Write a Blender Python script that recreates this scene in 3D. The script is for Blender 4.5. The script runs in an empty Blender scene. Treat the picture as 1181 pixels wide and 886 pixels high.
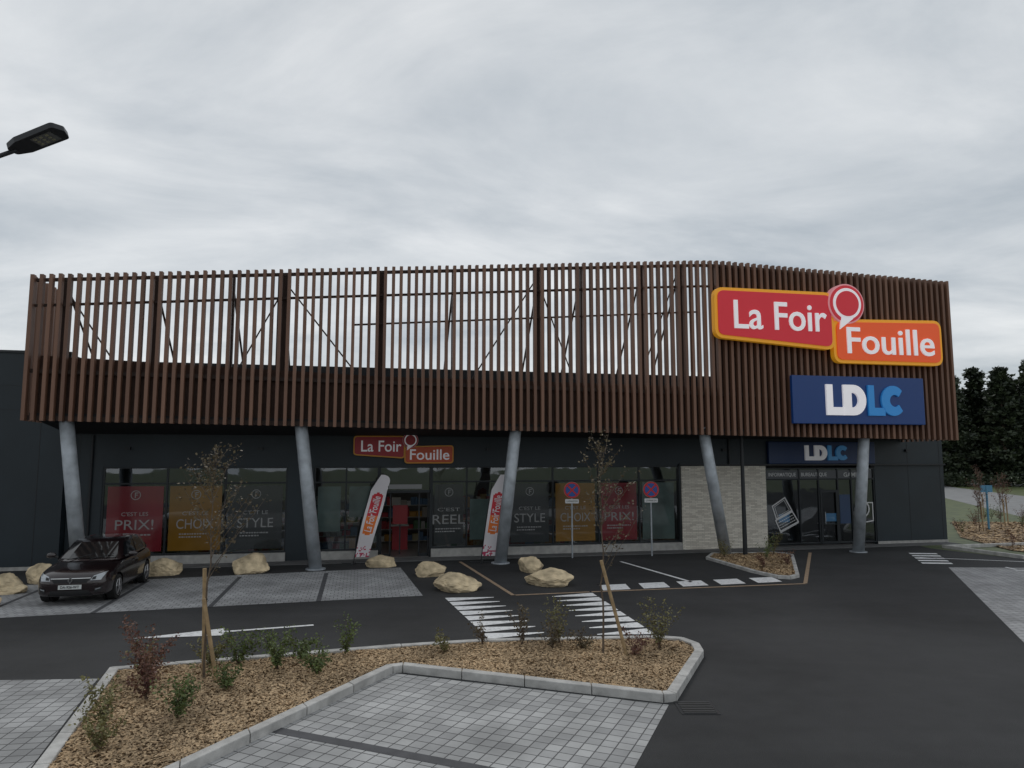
import bpy, bmesh, math, random
from mathutils import Vector, Matrix, noise
from mathutils.bvhtree import BVHTree
random.seed(7)
R=random.uniform
scene=bpy.context.scene
COL=scene.collection
A12=math.radians(12)
FR=(0,27.15,0)          # shop-front frame origin, rotated 12 deg

# ------------------------------------------------------------------ materials
MATS={}
def mat(name,col,rough=.7,metal=0,var=0.0,scale=4,bump=0.0,bscale=60,emit=0,coat=0,spec=.5,detail=6):
    if name in MATS: return MATS[name]
    m=bpy.data.materials.new(name); m.use_nodes=True
    nt=m.node_tree; b=nt.nodes['Principled BSDF']
    b.inputs['Base Color'].default_value=(*col,1); b.inputs['Roughness'].default_value=rough
    b.inputs['Metallic'].default_value=metal; b.inputs['Specular IOR Level'].default_value=spec
    b.inputs['Coat Weight'].default_value=coat
    tc=nt.nodes.new('ShaderNodeTexCoord')
    if var>0:
        n=nt.nodes.new('ShaderNodeTexNoise'); n.inputs['Scale'].default_value=scale; n.inputs['Detail'].default_value=detail
        nt.links.new(tc.outputs['Object'],n.inputs['Vector'])
        r=nt.nodes.new('ShaderNodeMapRange'); r.inputs[1].default_value=.3; r.inputs[2].default_value=.7
        r.inputs[3].default_value=1-var; r.inputs[4].default_value=1+var
        nt.links.new(n.outputs[0],r.inputs[0])
        v=nt.nodes.new('ShaderNodeVectorMath'); v.operation='SCALE'; v.inputs[0].default_value=col
        nt.links.new(r.outputs[0],v.inputs['Scale']); nt.links.new(v.outputs[0],b.inputs['Base Color'])
    if bump>0:
        n=nt.nodes.new('ShaderNodeTexNoise'); n.inputs['Scale'].default_value=bscale; n.inputs['Detail'].default_value=4
        nt.links.new(tc.outputs['Object'],n.inputs['Vector'])
        bp=nt.nodes.new('ShaderNodeBump'); bp.inputs['Strength'].default_value=bump; bp.inputs['Distance'].default_value=.02
        nt.links.new(n.outputs[0],bp.inputs['Height']); nt.links.new(bp.outputs[0],b.inputs['Normal'])
    if emit>0:
        b.inputs['Emission Color'].default_value=(*col,1); b.inputs['Emission Strength'].default_value=emit
        if emit<1: m.cycles.emission_sampling='NONE'
    MATS[name]=m
    return m

def N(nt,t,**kw):
    n=nt.nodes.new(t)
    for k,v in kw.items(): setattr(n,k,v)
    return n
def math_node(nt,op,a,b=None):
    n=nt.nodes.new('ShaderNodeMath'); n.operation=op
    for i,x in enumerate((a,b)):
        if x is None: continue
        if isinstance(x,(int,float)): n.inputs[i].default_value=x
        else: nt.links.new(x,n.inputs[i])
    return n.outputs[0]

def asphalt_mat():
    m=bpy.data.materials.new('asphalt'); m.use_nodes=True; nt=m.node_tree; b=nt.nodes['Principled BSDF']
    tc=N(nt,'ShaderNodeTexCoord')
    big=N(nt,'ShaderNodeTexNoise'); big.inputs['Scale'].default_value=.22; big.inputs['Detail'].default_value=5; big.inputs['Distortion'].default_value=.6
    mid=N(nt,'ShaderNodeTexNoise'); mid.inputs['Scale'].default_value=2.5; mid.inputs['Detail'].default_value=8
    fine=N(nt,'ShaderNodeTexVoronoi'); fine.inputs['Scale'].default_value=90
    for n in (big,mid,fine): nt.links.new(tc.outputs['Object'],n.inputs['Vector'])
    mp=N(nt,'ShaderNodeMapping'); mp.inputs['Scale'].default_value=(.08,1.1,1); mp.inputs['Rotation'].default_value=(0,0,-.2)
    st=N(nt,'ShaderNodeTexNoise'); st.inputs['Scale'].default_value=1; st.inputs['Detail'].default_value=3
    nt.links.new(tc.outputs['Object'],mp.inputs[0]); nt.links.new(mp.outputs[0],st.inputs['Vector'])
    v=math_node(nt,'MULTIPLY',math_node(nt,'SUBTRACT',big.outputs[0],.28),.055)
    v=math_node(nt,'ADD',v,math_node(nt,'MULTIPLY',mid.outputs[0],.013))
    v=math_node(nt,'ADD',v,math_node(nt,'MULTIPLY',st.outputs[0],.020))
    v=math_node(nt,'ADD',v,math_node(nt,'MULTIPLY',fine.outputs['Distance'],.018))
    cc=N(nt,'ShaderNodeCombineColor')
    nt.links.new(v,cc.inputs[0]); nt.links.new(math_node(nt,'MULTIPLY',v,1.01),cc.inputs[1]); nt.links.new(math_node(nt,'MULTIPLY',v,1.04),cc.inputs[2])
    nt.links.new(cc.outputs[0],b.inputs['Base Color'])
    b.inputs['Roughness'].default_value=.82; b.inputs['Specular IOR Level'].default_value=.25
    bp=N(nt,'ShaderNodeBump'); bp.inputs['Strength'].default_value=.5; bp.inputs['Distance'].default_value=.006
    nt.links.new(fine.outputs['Distance'],bp.inputs['Height']); nt.links.new(bp.outputs[0],b.inputs['Normal'])
    return m
def paver_mat(name,rot,sx,sy,c1,c2,gap,offset=0.5):
    m=bpy.data.materials.new(name); m.use_nodes=True; nt=m.node_tree; b=nt.nodes['Principled BSDF']
    tc=N(nt,'ShaderNodeTexCoord'); mp=N(nt,'ShaderNodeMapping'); mp.inputs['Rotation'].default_value=(0,0,rot)
    nt.links.new(tc.outputs['Object'],mp.inputs[0])
    br=N(nt,'ShaderNodeTexBrick'); br.offset=offset; br.squash=1
    br.inputs['Scale'].default_value=1; br.inputs['Brick Width'].default_value=sx; br.inputs['Row Height'].default_value=sy
    br.inputs['Mortar Size'].default_value=.009; br.inputs['Mortar Smooth'].default_value=.2
    br.inputs['Color1'].default_value=(*c1,1); br.inputs['Color2'].default_value=(*c2,1); br.inputs['Mortar'].default_value=(*gap,1)
    nt.links.new(mp.outputs[0],br.inputs['Vector'])
    n=N(nt,'ShaderNodeTexNoise'); n.inputs['Scale'].default_value=.9; n.inputs['Detail'].default_value=8
    nt.links.new(tc.outputs['Object'],n.inputs['Vector'])
    r=N(nt,'ShaderNodeMapRange'); r.inputs[1].default_value=.3; r.inputs[2].default_value=.7; r.inputs[3].default_value=.72; r.inputs[4].default_value=1.22
    nt.links.new(n.outputs[0],r.inputs[0])
    v=N(nt,'ShaderNodeVectorMath',operation='SCALE'); nt.links.new(br.outputs['Color'],v.inputs[0]); nt.links.new(r.outputs[0],v.inputs['Scale'])
    nt.links.new(v.outputs[0],b.inputs['Base Color']); b.inputs['Roughness'].default_value=.85
    bp=N(nt,'ShaderNodeBump'); bp.invert=True; bp.inputs['Strength'].default_value=.6; bp.inputs['Distance'].default_value=.01
    nt.links.new(br.outputs['Fac'],bp.inputs['Height']); nt.links.new(bp.outputs[0],b.inputs['Normal'])
    return m
PITCH=.255
def fin_mat():
    m=bpy.data.materials.new('brown_timber_fins'); m.use_nodes=True; nt=m.node_tree; b=nt.nodes['Principled BSDF']
    tc=N(nt,'ShaderNodeTexCoord'); sp=N(nt,'ShaderNodeSeparateXYZ'); nt.links.new(tc.outputs['Object'],sp.inputs[0])
    fl=math_node(nt,'FLOOR',math_node(nt,'DIVIDE',math_node(nt,'ADD',sp.outputs[0],15.4+PITCH/2),PITCH))
    wn=N(nt,'ShaderNodeTexWhiteNoise',noise_dimensions='1D'); nt.links.new(fl,wn.inputs['W'])
    mp=N(nt,'ShaderNodeMapping'); mp.inputs['Scale'].default_value=(14,14,.7); nt.links.new(tc.outputs['Object'],mp.inputs[0])
    n=N(nt,'ShaderNodeTexNoise'); n.inputs['Scale'].default_value=1; n.inputs['Detail'].default_value=5; nt.links.new(mp.outputs[0],n.inputs['Vector'])
    f=math_node(nt,'ADD',math_node(nt,'MULTIPLY',wn.outputs[0],.6),math_node(nt,'MULTIPLY',n.outputs[0],.65))
    mx=N(nt,'ShaderNodeMix',data_type='RGBA'); mx.inputs[6].default_value=(.095,.047,.030,1); mx.inputs[7].default_value=(.235,.122,.078,1)
    nt.links.new(f,mx.inputs[0]); nt.links.new(mx.outputs[2],b.inputs['Base Color']); b.inputs['Roughness'].default_value=.6
    return m
def glass_mat():
    m=bpy.data.materials.new('shop_glass'); m.use_nodes=True; nt=m.node_tree
    nt.nodes.remove(nt.nodes['Principled BSDF']); out=nt.nodes['Material Output']
    t=N(nt,'ShaderNodeBsdfTransparent'); t.inputs[0].default_value=(.50,.55,.55,1)
    g=N(nt,'ShaderNodeBsdfGlossy'); g.inputs['Roughness'].default_value=.02; g.inputs[0].default_value=(.9,.95,1,1)
    fr=N(nt,'ShaderNodeFresnel'); fr.inputs[0].default_value=2.2
    tc=N(nt,'ShaderNodeTexCoord'); n=N(nt,'ShaderNodeTexNoise'); n.inputs['Scale'].default_value=.8; nt.links.new(tc.outputs['Object'],n.inputs['Vector'])
    bp=N(nt,'ShaderNodeBump'); bp.inputs['Strength'].default_value=.15; bp.inputs['Distance'].default_value=.05; nt.links.new(n.outputs[0],bp.inputs['Height'])
    nt.links.new(bp.outputs[0],g.inputs['Normal'])
    mx=N(nt,'ShaderNodeMixShader'); nt.links.new(fr.outputs[0],mx.inputs[0]); nt.links.new(t.outputs[0],mx.inputs[1]); nt.links.new(g.outputs[0],mx.inputs[2])
    nt.links.new(mx.outputs[0],out.inputs[0]); return m
def leaf_mat(name,c1,c2,scale=1.5):
    m=bpy.data.materials.new(name); m.use_nodes=True; nt=m.node_tree; b=nt.nodes['Principled BSDF']
    tc=N(nt,'ShaderNodeTexCoord'); n=N(nt,'ShaderNodeTexNoise'); n.inputs['Scale'].default_value=scale; n.inputs['Detail'].default_value=6
    nt.links.new(tc.outputs['Object'],n.inputs['Vector'])
    r=N(nt,'ShaderNodeMapRange'); r.inputs[1].default_value=.38; r.inputs[2].default_value=.62; nt.links.new(n.outputs[0],r.inputs[0])
    mx=N(nt,'ShaderNodeMix',data_type='RGBA'); mx.inputs[6].default_value=(*c1,1); mx.inputs[7].default_value=(*c2,1)
    nt.links.new(r.outputs[0],mx.inputs[0]); nt.links.new(mx.outputs[2],b.inputs['Base Color']); b.inputs['Roughness'].default_value=.6
    return m
def chip_mat():
    m=bpy.data.materials.new('bark_chips'); m.use_nodes=True; nt=m.node_tree; b=nt.nodes['Principled BSDF']
    at=N(nt,'ShaderNodeAttribute'); at.attribute_name='Col'
    nt.links.new(at.outputs['Color'],b.inputs['Base Color']); b.inputs['Roughness'].default_value=.85
    return m
def paint_mat(name,col):
    m=bpy.data.materials.new(name); m.use_nodes=True; nt=m.node_tree; b=nt.nodes['Principled BSDF']
    tc=N(nt,'ShaderNodeTexCoord'); n=N(nt,'ShaderNodeTexNoise'); n.inputs['Scale'].default_value=9; n.inputs['Detail'].default_value=9; n.inputs['Roughness'].default_value=.75
    nt.links.new(tc.outputs['Object'],n.inputs['Vector'])
    r=N(nt,'ShaderNodeMapRange'); r.inputs[1].default_value=.32; r.inputs[2].default_value=.5; nt.links.new(n.outputs[0],r.inputs[0])
    mx=N(nt,'ShaderNodeMix',data_type='RGBA'); mx.inputs[6].default_value=(*[c*.5 for c in col],1); mx.inputs[7].default_value=(*col,1)
    nt.links.new(r.outputs[0],mx.inputs[0]); nt.links.new(mx.outputs[2],b.inputs['Base Color']); b.inputs['Roughness'].default_value=.7
    return m

M_asph=asphalt_mat()
M_fin=fin_mat(); M_chip=chip_mat()
M_white=paint_mat('white_road_paint',(.8,.8,.8))
M_tan=paint_mat('tan_road_paint',(.38,.27,.18))
M_navy=mat('navy_cladding',(.013,.022,.029),.5,0,.2,.7)
M_navy2=mat('navy_panel_dark',(.010,.015,.020),.5,0,.15,.7)
M_conc=mat('concrete',(.38,.37,.35),.85,0,.2,5,.3,60)
M_kerb=mat('kerb_concrete',(.46,.45,.43),.85,0,.25,4,.4,80)
M_steel=mat('galvanised_steel',(.38,.41,.44),.5,.2,.25,3)
M_dark=mat('dark_grey_metal',(.02,.022,.025),.45,.2)
M_black=mat('black_trim',(.01,.01,.011),.6)
M_glass=glass_mat()
M_frame=mat('window_frame',(.02,.024,.028),.4,.3)
M_soffit=mat('soffit',(.02,.02,.022),.8)
M_back=mat('brown_backing_panel',(.06,.03,.02),.8,0,.2,2)
M_beam=mat('brown_steel_frame',(.05,.029,.022),.7,0,.15,3)

# ------------------------------------------------------------------ builders
def empty(name,loc=(0,0,0),rz=0,parent=None):
    e=bpy.data.objects.new(name,None); e.location=loc; e.rotation_euler=(0,0,rz); COL.objects.link(e)
    if parent: e.parent=parent
    return e
def frame(name): return empty(name,FR,A12)
class B:
    def __init__(s): s.v=[];s.f=[];s.m=[];s.mats=[]
    def mi(s,m):
        if m not in s.mats: s.mats.append(m)
        return s.mats.index(m)
    def add(s,vs,fs,m):
        o=len(s.v); k=s.mi(m); s.v+= [tuple(x) for x in vs]
        for f in fs: s.f.append([o+i for i in f]); s.m.append(k)
    def box(s,x0,x1,y0,y1,z0,z1,m):
        s.add([(x0,y0,z0),(x1,y0,z0),(x1,y1,z0),(x0,y1,z0),(x0,y0,z1),(x1,y0,z1),(x1,y1,z1),(x0,y1,z1)],
              [(0,3,2,1),(4,5,6,7),(0,1,5,4),(1,2,6,5),(2,3,7,6),(3,0,4,7)],m)
    def tube(s,p0,p1,r0,r1,m,n=10):
        p0=Vector(p0);p1=Vector(p1);d=(p1-p0).normalized()
        a=d.cross(Vector((0,0,1)) if abs(d.z)<.95 else Vector((1,0,0))).normalized(); b=d.cross(a)
        vs=[p0+(a*math.cos(2*math.pi*i/n)+b*math.sin(2*math.pi*i/n))*r0 for i in range(n)]
        vs+=[p1+(a*math.cos(2*math.pi*i/n)+b*math.sin(2*math.pi*i/n))*r1 for i in range(n)]
        s.add(vs,[(i,(i+1)%n,n+(i+1)%n,n+i) for i in range(n)]+[tuple(range(n))[::-1],tuple(range(n,2*n))],m)
    def prism(s,pts,t0,t1,m):   # outline in (x,z), extruded along y
        n=len(pts)
        s.add([(p[0],t0,p[1]) for p in pts]+[(p[0],t1,p[1]) for p in pts],
              [tuple(range(n)),tuple(range(n,2*n))[::-1]]+[(i,n+i,n+(i+1)%n,(i+1)%n) for i in range(n)],m)
    def slab(s,pts,z0,z1,m):    # outline in (x,y), extruded along z
        n=len(pts)
        s.add([(p[0],p[1],z0) for p in pts]+[(p[0],p[1],z1) for p in pts],
              [tuple(range(n))[::-1],tuple(range(n,2*n))]+[(i,(i+1)%n,n+(i+1)%n,n+i) for i in range(n)],m)
    def sheet(s,pts,z,m): s.add([(p[0],p[1],z) for p in pts],[tuple(range(len(pts)))],m)
    def beam(s,p0,p1,w,m,d=None):
        s.tube(p0,p1,w*.7,w*.7,m,4)
    def done(s,name,parent=None,smooth=False,bevel=0,loc=None,rz=0):
        me=bpy.data.meshes.new(name); me.from_pydata(s.v,[],s.f)
        for m in s.mats: me.materials.append(m)
        me.polygons.foreach_set('material_index',s.m)
        if smooth: me.polygons.foreach_set('use_smooth',[True]*len(s.f))
        me.update()
        bm=bmesh.new(); bm.from_mesh(me); bmesh.ops.recalc_face_normals(bm,faces=bm.faces)
        bm.to_mesh(me); bm.free()
        o=bpy.data.objects.new(name,me); COL.objects.link(o)
        if loc: o.location=loc
        o.rotation_euler=(0,0,rz)
        if parent: o.parent=parent
        if bevel:
            md=o.modifiers.new('bev','BEVEL'); md.width=bevel; md.segments=2; md.limit_method='ANGLE'
        return o
def rpoly(pts,r,n=6):
    out=[];k=len(pts)
    for i in range(k):
        p=Vector(pts[i]);a=(Vector(pts[i-1])-p).normalized();b=(Vector(pts[(i+1)%k])-p).normalized()
        ang=a.angle(b); d=min(r/math.tan(ang/2),(Vector(pts[i-1])-p).length/2.01,(Vector(pts[(i+1)%k])-p).length/2.01)
        p0=p+a*d;p1=p+b*d
        for j in range(n+1):
            t=j/n; out.append(tuple((1-t)**2*p0+2*t*(1-t)*p+t*t*p1))
    return out
def circle(cx,cz,r,n=40): return [(cx+r*math.cos(2*math.pi*i/n),cz+r*math.sin(2*math.pi*i/n)) for i in range(n)]
def text(body,x0,x1,z0,z1,t,m,parent,name,ext=.02,bold=0.0,shear=0,keep=False,rot=0):
    cu=bpy.data.curves.new(name,'FONT'); cu.body=body; cu.offset=bold; cu.extrude=.001; cu.shear=shear; cu.resolution_u=4
    o=bpy.data.objects.new(name+'_tmp',cu); COL.objects.link(o); bpy.context.view_layer.update()
    me=bpy.data.meshes.new_from_object(o.evaluated_get(bpy.context.evaluated_depsgraph_get()))
    bpy.data.objects.remove(o)
    xs=[v.co.x for v in me.vertices];ys=[v.co.y for v in me.vertices]
    ax,bx,ay,by=min(xs),max(xs),min(ys),max(ys)
    cx,cz=(x0+x1)/2,(z0+z1)/2
    sx=(x1-x0)/(bx-ax); sz=(z1-z0)/(by-ay)
    if keep: sx=sz=min(sx,sz)
    c,s=math.cos(rot),math.sin(rot)
    for v in me.vertices:
        px=(v.co.x-(ax+bx)/2)*sx; pz=(v.co.y-(ay+by)/2)*sz; d=-ext if v.co.z>0 else 0
        v.co=Vector((cx+px*c-pz*s,t+d,cz+px*s+pz*c))
    me.materials.clear(); me.materials.append(m)
    o=bpy.data.objects.new(name,me); COL.objects.link(o); o.parent=parent
    return o
def inpoly(x,y,P):
    c=False;j=len(P)-1
    for i in range(len(P)):
        if (P[i][1]>y)!=(P[j][1]>y) and x<(P[j][0]-P[i][0])*(y-P[i][1])/(P[j][1]-P[i][1])+P[i][0]: c=not c
        j=i
    return c
def inset(P,d):
    n=len(P);area=sum(P[i][0]*P[(i+1)%n][1]-P[(i+1)%n][0]*P[i][1] for i in range(n)); sg=1 if area>0 else -1
    out=[]
    for i in range(n):
        p=Vector(P[i]);a=(p-Vector(P[i-1])).normalized();b=(Vector(P[(i+1)%n])-p).normalized()
        na=Vector((-a.y,a.x))*sg; nb=Vector((-b.y,b.x))*sg; m=(na+nb); m=m/max(m.length_squared/2,.3)
        out.append(tuple(p+m*d))
    return out
def kerb(name,P,closed=True,w=.16,h=.13,stone=1.0,parent=None):
    Q=inset(P,w); b=B(); n=len(P)
    for i in range(n if closed else n-1):
        p0,p1=Vector(P[i]),Vector(P[(i+1)%n]);q0,q1=Vector(Q[i]),Vector(Q[(i+1)%n])
        L=(p1-p0).length; k=max(1,round(L/stone)); g=min(.006/L,.1)
        for j in range(k):
            a=j/k+g; c=(j+1)/k-g
            b.slab([p0.lerp(p1,a),p0.lerp(p1,c),q0.lerp(q1,c),q0.lerp(q1,a)],-.02,h+R(-.003,.003),M_kerb)
    return b.done(name,parent,bevel=.012)

# ------------------------------------------------------------------ ground
g=B(); g.sheet([(-300,-200),(400,-200),(400,500),(-300,500)],0,leaf_mat('ground_grass',(.05,.07,.02),(.10,.12,.035),1.2)); g.done('ground')
g=B(); g.sheet([(-60,-12),(60,-12),(34,14),(18.4,26.1),(16.9,29.2),(17,36),(-60,36)],.004,M_asph); g.done('car_park_asphalt')
g=B(); g.sheet([(24,20),(31,43),(39,64),(60,120),(66,120),(55,88),(49,68),(41,44),(36,22)],.006,mat('road_surface',(.22,.22,.22),.85,0,.15,1)); g.done('road')
kerb('kerb',[(34,14),(18.4,26.1),(17.4,29.3),(22,30.3)],False)

P_front=paver_mat('pavers_front',-A12,.20,.20,(.29,.29,.293),(.37,.37,.373),(.11,.11,.11))
P_fore=paver_mat('pavers_fore',math.radians(24),.20,.20,(.29,.29,.29),(.41,.41,.405),(.09,.09,.09),0.0)
P_left=paver_mat('pavers_left',math.radians(-8),.20,.20,(.28,.28,.28),(.38,.38,.378),(.09,.09,.09),0.0)
M_darkpav=mat('dark_pavers',(.07,.07,.075),.85,0,.2,4)
g=B(); g.sheet([(-22,13.6),(-11.5,16.6),(-2.35,19.2),(-3.7,24.05),(-13.3,20.95),(-22,18.6)],.010,P_front)
for x,y in ((-4.9,18.45),(-7.35,17.75),(-9.8,17.05),(-12.2,16.35)):
    d=Vector((-.21,.978)); n=Vector((.978,.21)); p=Vector((x,y))
    L=4.55
    g.sheet([p-n*.06,p+n*.06,p+n*.06+d*L,p-n*.06+d*L],.014,M_darkpav)
g.done('parking_pavers')
ISL=[(-6.75,12.35),(-2.1,13.85),(-.5,14.25),(2.9,14.5),(3.35,14.35),(3.55,13.9),(3.5,13.4),(2.45,11.0),(2.25,10.95),(-1.85,12.45),(-2.0,12.38),(-4.65,6.5),(-4.8,6.6)]
g=B(); g.sheet([(-2.0,12.4),(2.3,10.85),(.4,6.2),(-1.0,2),(-6.5,2),(-4.7,6.4)],.009,P_fore)
for a,b_ in (((-3.2,9.9),(1.0,8.1)),):
    p,q=Vector(a),Vector(b_); d=(q-p).normalized(); n=Vector((-d.y,d.x))*.09
    g.sheet([p-n,q-n,q+n,p+n],.013,M_darkpav)
g.done('parking_pavers')
g=B(); g.sheet([(-20,11.4),(-6.8,12.1),(-4.85,6.5),(-6.5,2),(-20,2)],.008,P_left); g.done('parking_pavers')
g=B(); g.sheet([(14.5,24.1),(10.1,14.5),(6,6),(30,6),(30,14),(17.5,24.0)],.009,P_front); g.done('parking_pavers')

def mulch(name,P,z,n,base=M_chip,big=1.0):
    vs=[];fs=[];cols=[]
    xs=[p[0] for p in P];ys=[p[1] for p in P]
    n0=len(P); vs+=[(p[0],p[1],z) for p in P]; fs.append(tuple(range(n0))); cols.append((.17,.11,.06))
    k=0
    while k<n:
        x=R(min(xs),max(xs));y=R(min(ys),max(ys))
        if not inpoly(x,y,P): continue
        k+=1
        L=R(.010,.034)*big;W=R(.005,.014)*big; a=R(0,6.28); t=R(-.6,.6); zz=z+R(.006,.03)+.03*noise.noise(Vector((x*2,y*2,0)))
        ux,uy,uz=math.cos(a)*L,math.sin(a)*L,math.sin(t)*L*.7; wx,wy=-math.sin(a)*W,math.cos(a)*W; wz=R(-.7,.7)*W
        o=len(vs)
        vs+=[(x-ux-wx,y-uy-wy,zz-uz-wz),(x+ux-wx,y+uy-wy,zz+uz-wz),(x+ux+wx,y+uy+wy,zz+uz+wz),(x-ux+wx,y-uy+wy,zz-uz+wz)]
        fs.append((o,o+1,o+2,o+3)); f=R(.55,1.25)*(1+.4*noise.noise(Vector((x,y,5)))); h=R(0,1)
        cols.append(((.42+.08*h)*f,(.285+.08*h)*f,(.16+.06*h)*f))
    me=bpy.data.meshes.new(name); me.from_pydata(vs,[],fs); me.materials.append(base)
    ca=me.color_attributes.new('Col','FLOAT_COLOR','CORNER')
    arr=[]
    for p,c in zip(me.polygons,cols): arr+= [c[0],c[1],c[2],1]*p.loop_total
    ca.data.foreach_set('color',arr)
    o=bpy.data.objects.new(name,me); COL.objects.link(o); return o
kerb('kerb',ISL,stone=1.0)
mulch('bark_mulch',inset(ISL,.155),.08,65000)
ISL2=[(6.95,26.0),(7.6,22.9),(8.0,21.9),(8.35,21.75),(8.75,22.1),(10.35,26.6),(10.3,27.1),(9.9,27.4),(7.5,27.2)]
kerb('kerb',ISL2,w=.12,h=.1,stone=.8)
mulch('bark_mulch',inset(ISL2,.115),.06,9000,big=1.3)
ISL3=[(19.6,28.5),(20.2,26.6),(26,22),(36,40),(25,41),(20.5,33)]
mulch('bark_mulch',ISL3,.03,9000,big=3)

# markings
g=B()
def teeth(a,b_,w,n,sgn):
    a=Vector(a);b_=Vector(b_)
    for i in range(n):
        p=a.lerp(b_,i/n+.01);q=a.lerp(b_,(i+.86)/n); m=(p+q)/2
        e=Vector((w*sgn,.25*sgn*w))
        g.sheet([p,q,q+e*.12,m+e+Vector((0,-.03)),m+e+Vector((0,.03)),p+e*.12],.016,M_white)
teeth((-1.75,18.9),(-.45,14.6),1.2,8,1)
teeth((2.15,19.6),(2.95,15.0),1.15,8,-1)
D=Vector((.968,.25)).normalized();Nn=Vector((-D.y,D.x))
for i in range(5):
    p=Vector((2.5,19.9))+D*(i*1.2)
    g.sheet([p,p+D*.8,p+D*1.0+Nn*.8,p+D*.2+Nn*.8],.016,M_white)
g.sheet([(3.75,25.4),(3.85,25.45),(5.3,21.3),(5.2,21.2)],.016,M_white)
p0=Vector((-4.3,15.85));p1=Vector((-6.0,15.25));d=(p1-p0).normalized();n=Vector((-d.y,d.x))
g.sheet([p0+n*.06,p1+n*.06,p1-n*.06,p0-n*.06],.016,M_white)
g.sheet([p1+n*.32,p1+d*1.7,p1-n*.32],.016,M_white)
for i in range(5):
    p=Vector((14.1,24.9))+Vector((.24,.62))*i
    g.sheet([p,p+Vector((1.0,-.1)),p+Vector((1.1,.2)),p+Vector((.1,.3))],.016,M_white)
for (x,y,w,h) in ((16.2,23.3,.7,.1),(16.35,23.6,.1,.5),(16.9,23.3,.1,.6),(17.1,22.7,.5,.1)):
    g.sheet([(x,y),(x+w,y),(x+w,y+h),(x,y+h)],.016,M_white)
g.sheet([(14.9,26.5),(18.2,25.3),(18.2,25.2),(14.9,26.4)],.016,M_white)
g.done('road_markings')
g=B(); pl=[(-1.84,25.45),(.03,19.25),(2.1,19.72),(8.47,21.0),(11.45,27.8)]
for i in range(len(pl)-1):
    a,b_=Vector(pl[i]),Vector(pl[i+1]);d=(b_-a).normalized();n=Vector((-d.y,d.x))*.055
    g.sheet([a-n+d*.06,b_-n,b_+n,a+n+d*.06],.012,M_tan)
g.done('kerb_line')
g=B(); g.box(2.4,2.95,10.45,11.0,-.05,.012,M_dark)
for i in range(7): g.box(2.44,2.91,10.49+i*.07,10.525+i*.07,.010,.024,mat('cast_iron',(.07,.07,.07),.6,.5))
g.done('storm_drain',rz=0)

# ------------------------------------------------------------------ building
bld=frame('retail_store_building')
b=B()
def topz(s): return 9.11+(s+15.4)*.0788 if s<6 else (10.796+(s-6)*.0788-(s-6)**2*.0275 if s<8 else 10.844-(s-8)*.027)
def botz(s): return 4.72-(s+15.4)*.0126
b.box(-15.2,19.2,.0,.25,4.4,6.95,M_navy2)
b.box(-15.2,19.2,.25,24,6.5,6.7,M_navy2)
b.box(18.95,19.2,.25,24,0,6.95,M_navy)
b.box(-15.2,-14.95,.25,24,0,6.95,M_navy)
b.box(-15.2,19.2,23.8,24.05,0,6.95,M_navy)
b.box(-45,-15.22,-.35,24,0,7.09,M_navy)
b.box(-45.05,-15.20,-.40,-.30,7.09,7.17,M_dark)
b.box(-15.2,-14.15,0,.2,0,4.4,M_navy)
b.box(-14.15,6.85,0,.2,3.32,4.4,M_navy)
b.box(6.85,19.2,0,.2,3.32,4.4,M_navy)
b.box(15.75,19.2,-.001,.2,0,3.32,M_navy)
b.box(-8.15,-7.25,-.01,.2,0,3.32,M_navy)
b.done('walls',bld)
b=B()
for s in [-44+2*i for i in range(15)]: b.box(s,s+.02,-.356,-.35,0,7.09,M_dark)
for s in (-14.9,17.4,19.0): b.box(s,s+.02,-.006,0,0,4.4,M_dark)
b.box(-45,-15.25,-.37,-.34,0,.12,M_conc)
b.box(15.75,19.2,-.03,0,0,.14,M_conc)
for z in (5.2,6.0): b.box(-45,-15.25,-.356,-.35,z,z+.012,M_dark)
b.done('wall_trim',bld)
b=B()
for a,c in ((-14.15,-8.15),(-7.25,-4.95),(-3.05,6.85)): b.box(a,c,-.14,.12,0,.32,M_conc)
b.done('window_plinth',bld,bevel=.01)
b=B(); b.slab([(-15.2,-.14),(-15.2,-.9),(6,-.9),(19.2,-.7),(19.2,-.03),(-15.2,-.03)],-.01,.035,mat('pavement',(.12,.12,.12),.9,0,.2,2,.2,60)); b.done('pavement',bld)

b=B(); fr=B()
def bay(a,c,z0=.32,z1=3.32,mull=()):
    b.add([(a+.03,.07,z0+.03),(c-.03,.07,z0+.03),(c-.03,.07,z1-.03),(a+.03,.07,z1-.03)],[(0,1,2,3)],M_glass)
    for z in (z0,2.72,z1-.06): fr.box(a,c,.02,.11,z,z+.06,M_frame)
    for s in [a,c-.06]+list(mull): fr.box(s,s+.06,.018,.112,z0,z1,M_frame)
bay(-14.15,-8.15,mull=(-12.15,-10.25))
bay(-7.25,-4.95,mull=(-6.15,))
bay(-3.05,6.85,mull=(-1.75,-.18,1.58,3.42,5.1))
bay(10.6,15.75,z0=.1,z1=3.22,mull=(12.15,13.05,13.95,14.6))
b.done('window_glass',bld); fr.done('window_frames',bld,bevel=.006)
b=B()
Mw=mat('interior_wall',(.14,.135,.13),.8,0,.2,.6); Ml=mat('ceiling_light',(1,.95,.88),.5,emit=2.6); Mfl=mat('interior_floor',(.16,.155,.15),.35)
b.box(-14.9,8.6,9.0,9.1,0,3.5,Mw); b.box(8.6,8.7,.25,9.1,0,3.5,Mw); b.box(8.7,18.9,5.0,5.1,0,3.5,Mw)
b.box(-14.9,18.9,.22,9.1,3.45,3.5,mat('interior_ceiling',(.10,.10,.10),.9)); b.box(-14.9,18.9,.21,9.1,.0,.04,Mfl)
b.box(-4.9,-3.1,.0,.21,.0,.041,Mfl)
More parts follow.
